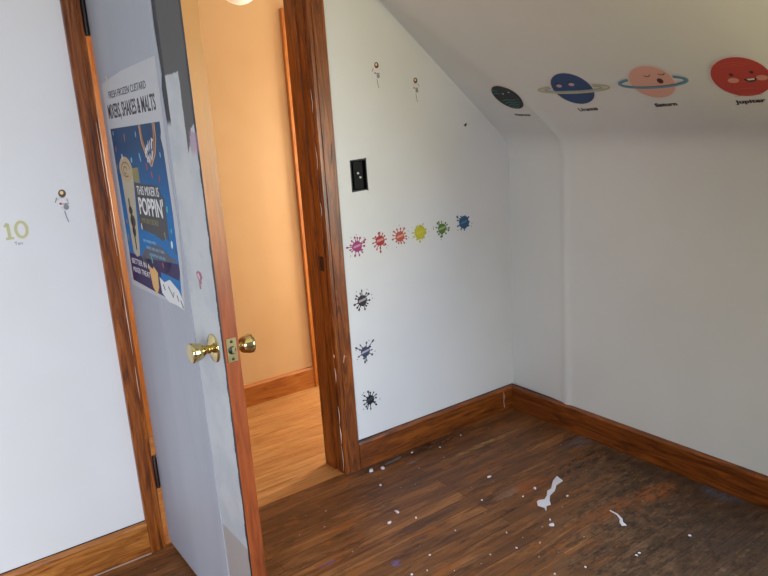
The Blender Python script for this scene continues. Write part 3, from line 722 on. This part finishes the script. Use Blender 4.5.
# blue ringed planet
e, b = planet('blue', -.234, -.560, .081, (34, 66, 112), 'deep blue ringed planet decal between the teal and peach ones', 'Uranus', .000, -.112, .082, .019)
M_ring = mat('ring_cream', (186, 180, 144), .6); M_ringb = mat('ring_pale_blue', (140, 160, 168), .6)
def ring_back(par, rx, ry, rot, gap_r, m, w_, name='ring'):
    """ring that passes behind the disc at the top and in front at the bottom"""
    pts = ell(0, 0, rx, ry, 96, rot); pts.append(pts[0]); runs = []; cur = []
    for i, p in enumerate(pts):
        a = 2*pi*i/96
        vis = sin(a) < 0 or (p[0]**2+p[1]**2) > gap_r**2
        if vis: cur.append(p)
        else:
            if len(cur) > 1: runs.append(cur)
            cur = []
    if len(cur) > 1: runs.append(cur)
    if len(runs) > 1: runs[0] = runs.pop()[:-1]+runs[0]
    polys(name, [stroke(q, w_) for q in runs], .0009, .0012, m, par)
ring_back(e, .148, .021, radians(-4), .085, M_ring, .007); ring_back(e, .132, .015, radians(-4), .085, M_ring, .002); ring_back(e, .118, .011, radians(-4), .085, M_ringb, .004)
for x_ in (-.048, .006): 
    polys('eye', [ell(x_, .030, .008, .010, 12)], .0008, .0010, M_ink, b); polys('cheek', [ell(x_+.004, .022, .012, .008, 14)], .0010, .0012, mat('cheek_pink', (196, 164, 168)), b)
# peach planet
e, b = planet('peach', -.227, -.866, .074, (212, 162, 144), 'peach sleeping planet decal with a blue ring', 'Saturn', -.003, -.110, .078, .018)
M_rb = mat('ring_blue', (98, 148, 172), .6); M_rbd = mat('ring_dark_blue', (54, 86, 104), .6)
ring_back(e, .116, .026, radians(-3), .078, M_rb, .008); ring_back(e, .109, .020, radians(-3), .078, M_rbd, .003, 'ring_shadow')
for x_ in (-.002, .048): polys('eyelid', [stroke(ell(x_, .034, .010, .007, 10, 0, pi, 2*pi, closed=False), .003)], .0008, .0010, M_ink, b)
polys('mouth', [ell(.030, .002, .010, .012, 16)], .0008, .0010, mat('mouth_dark', (66, 30, 28)), b)
# red planet
e, b = planet('red', -.213, -1.138, .082, (176, 60, 50), 'red smiling planet decal at the far right', 'Jupiter', -.010, -.108, .088, .021)
M_band = mat('band_rust', (190, 84, 62), .55)
for y0, hx_ in ((.052, .072), (.060, .066), (.046, .05), (-.078, .045), (-.070, .03), (-.020, .03), (-.05, .05)):
    polys('stripe', [stroke([(-hx_, y0), (0, y0+.002), (hx_*.8, y0-.001)], [.0008, .0026, .0008])], .0008, .0010, M_band, b)
for x_, y_ in ((-.022, .014), (.036, .016)): polys('eye', [ell(x_, y_, .006, .006, 12)], .0010, .0012, M_ink, b)
M_cheek = mat('cheek_peach', (204, 142, 122))
for x_, y_ in ((-.024, -.010), (.056, -.010)): polys('cheek', [ell(x_, y_, .016, .011, 18)], .0010, .0012, M_cheek, b)
mo = polys('mouth', [ell(.024, -.008, .018, .016, 16, 0, pi, 2*pi, closed=False)], .0010, .0012, M_ink, b)
polys('teeth', [[(.014, -.009), (.036, -.009), (.034, -.015), (.017, -.015)]], .0012, .0014, M_white, b)

for o in [q for q in bpy.data.objects if q.name.startswith('planet_decal')]:
    bpy.context.view_layer.update(); drape(o)

# ------------------------------------------------------------------ debris on the floor
M_chip = mat('plaster_chip', (200, 194, 198), .8)
def flake(x, y, pts, h, label, cat='debris', m=M_chip, group=None, name='plaster_flake', z0=.0):
    bm = bmesh.new(); n = len(pts)
    A = [bm.verts.new((a, b, z0)) for a, b in pts]; c = [sum(q[i] for q in pts)/n for i in (0, 1)]
    B = [bm.verts.new((a*.85+c[0]*.15, b*.85+c[1]*.15, h)) for a, b in pts]
    for i in range(n): bm.faces.new((A[i], A[(i+1) % n], B[(i+1) % n], B[i]))
    bm.faces.new(A[::-1]); bm.faces.new(B)
    o = new_obj(name, bm, m); o.location = (x, y, 0); tag(o, label, cat, group); return o
SP = [(-0.365, -0.585), (-0.375, -0.624), (-0.417, -0.628), (-0.455, -0.652), (-0.493, -0.662), (-0.527, -0.689), (-0.539, -0.705), (-0.557, -0.7), (-0.582, -0.722), (-0.571, -0.704), (-0.577, -0.678), (-0.558, -0.657), (-0.535, -0.669), (-0.501, -0.654), (-0.475, -0.633), (-0.451, -0.632), (-0.4, -0.597)]
flake(-.47, -.65, [(a+.47, b+.65) for a, b in SP], .002, 'long white plaster splotch, the largest on the floorboards', group=None, name='plaster_splotch')
SK = [(-0.412, -0.862), (-0.413, -0.894), (-0.426, -0.922), (-0.444, -0.938), (-0.450, -0.956), (-0.463, -0.946), (-0.453, -0.930), (-0.437, -0.920), (-0.421, -0.895), (-0.418, -0.864)]
flake(-.43, -.91, [(a+.43, b+.91) for a, b in SK], .002, 'thin white curved plaster streak, right of the large splotch', name='plaster_splotch')
rc = random.Random(11)
chips = [(-0.879, -0.062, .018, .006, 'white plaster chip on the floor right beside the foot of the door casing'),
    (-0.832, -0.078, .012, .006, 'second white plaster chip from the door casing, along the baseboard'),
    (-0.496, -0.592, .010, .004, 'round white plaster crumb just left of the large splotch'),
    (-0.632, -0.791, .014, .003, 'flat white plaster crumb below the large splotch, towards the viewer'),
    (-1.043, -0.412, .013, .004, 'elongated white plaster crumb in mid floor, nearer the viewer of a pair'),
    (-0.981, -0.375, .015, .004, 'thin white plaster crumb in mid floor, farther of a pair'),
    (-0.562, -0.417, .011, .004, 'white plaster crumb alone in the middle of the floor before the baseboard'),
    (-0.917, -0.182, .008, .004, 'small white plaster crumb in front of the door casing foot'),
    (-0.952, -0.449, .007, .003, 'small white plaster crumb right of the mid floor pair')]
T_ = 'tiny white plaster crumb lying on the worn floorboards'
for x, y in [(-0.613, -0.766), (-0.571, -0.602), (-0.45, -0.706), (-0.779, -0.722), (-0.816, -0.802), (-0.729, -1.006), (-0.824, -0.967), (-0.565, -1.071), (-0.548, -1.07), (-0.542, -0.095), (-0.4, -0.07), (-1.052, -0.647), (-1.107, -0.702), (-1.155, -0.686), (-0.70, -.52), (-.9, -.6), (-.35, -1.12), (-.66, -.05)]:
    chips.append((x, y, rc.uniform(.0035, .007), .003, T_))
for x, y, r, h, lb in chips:
    r *= .8; n = 7; ph = rc.uniform(0, 6); el = rc.uniform(.45, .8); ro = rc.uniform(0, 3)
    pts = []
    for i in range(n):
        a = 2*pi*i/n+ph; q = r*rc.uniform(.75, 1.15); X_, Y_ = q*cos(a), q*sin(a)*el; pts.append((X_*cos(ro)-Y_*sin(ro), X_*sin(ro)+Y_*cos(ro)))
    flake(x, y, pts, h, lb, group='tiny plaster crumbs' if lb == T_ else None)
# splinter of wood by the baseboard
bm = bmesh.new(); add_box(bm, -.045, .045, -.005, .005, 0, .005, .001)
o = new_obj('wood_splinter', bm, mat('splinter_grey', (84, 72, 66), .8)); o.location = (-.765, -.055, 0); o.rotation_euler.z = .12; tag(o, 'short grey wood splinter lying along the baseboard beside the plaster chips', 'debris')

# ------------------------------------------------------------------ hallway ceiling lamps
def globe(x, y, strength, label, watts=0, lc=(1, .72, .42), drop=.20):
    e = empty('ceiling_lamp', (x, y, 2.1)); tag(e, label, 'ceiling lamp')
    lathe('lamp_base', [(.075, 0), (.075, -.012), (.055, -.022), (.040, -.030)], M_brass, e, cap=True)
    g = mat('opal_glass', (240, 236, 228), .25, emit=(255, 226, 196), es=strength)
    prof = []
    for i in range(17):
        a = pi*i/16; prof.append((max(.0005, .09*sin(a) if a > .45 else .09*sin(.45)), -.030-(drop-.03)/2+(drop-.03)/2*cos(a)))
    lathe('lamp_globe', prof, g, e)
    if watts:
        l = bpy.data.lights.new('lamp_light', 'POINT'); l.energy = watts; l.color = lc; l.shadow_soft_size = .09
        lo = bpy.data.objects.new('lamp_light', l); COL.objects.link(lo); lo.parent = e; lo.location = (0, 0, -drop-.11)
    return e
globe(-.965, .52, .45, 'white opal globe lamp on the hallway ceiling, just in view above', drop=.225)
globe(.15, .56, 3, 'lit white opal globe lamp on the hallway ceiling past the doorway', watts=.6, lc=(1, .93, .70))
globe(-2.2, .5, 3, 'lit white opal globe lamp on the hallway ceiling left behind the door', watts=2.5, lc=(1, .93, .70))
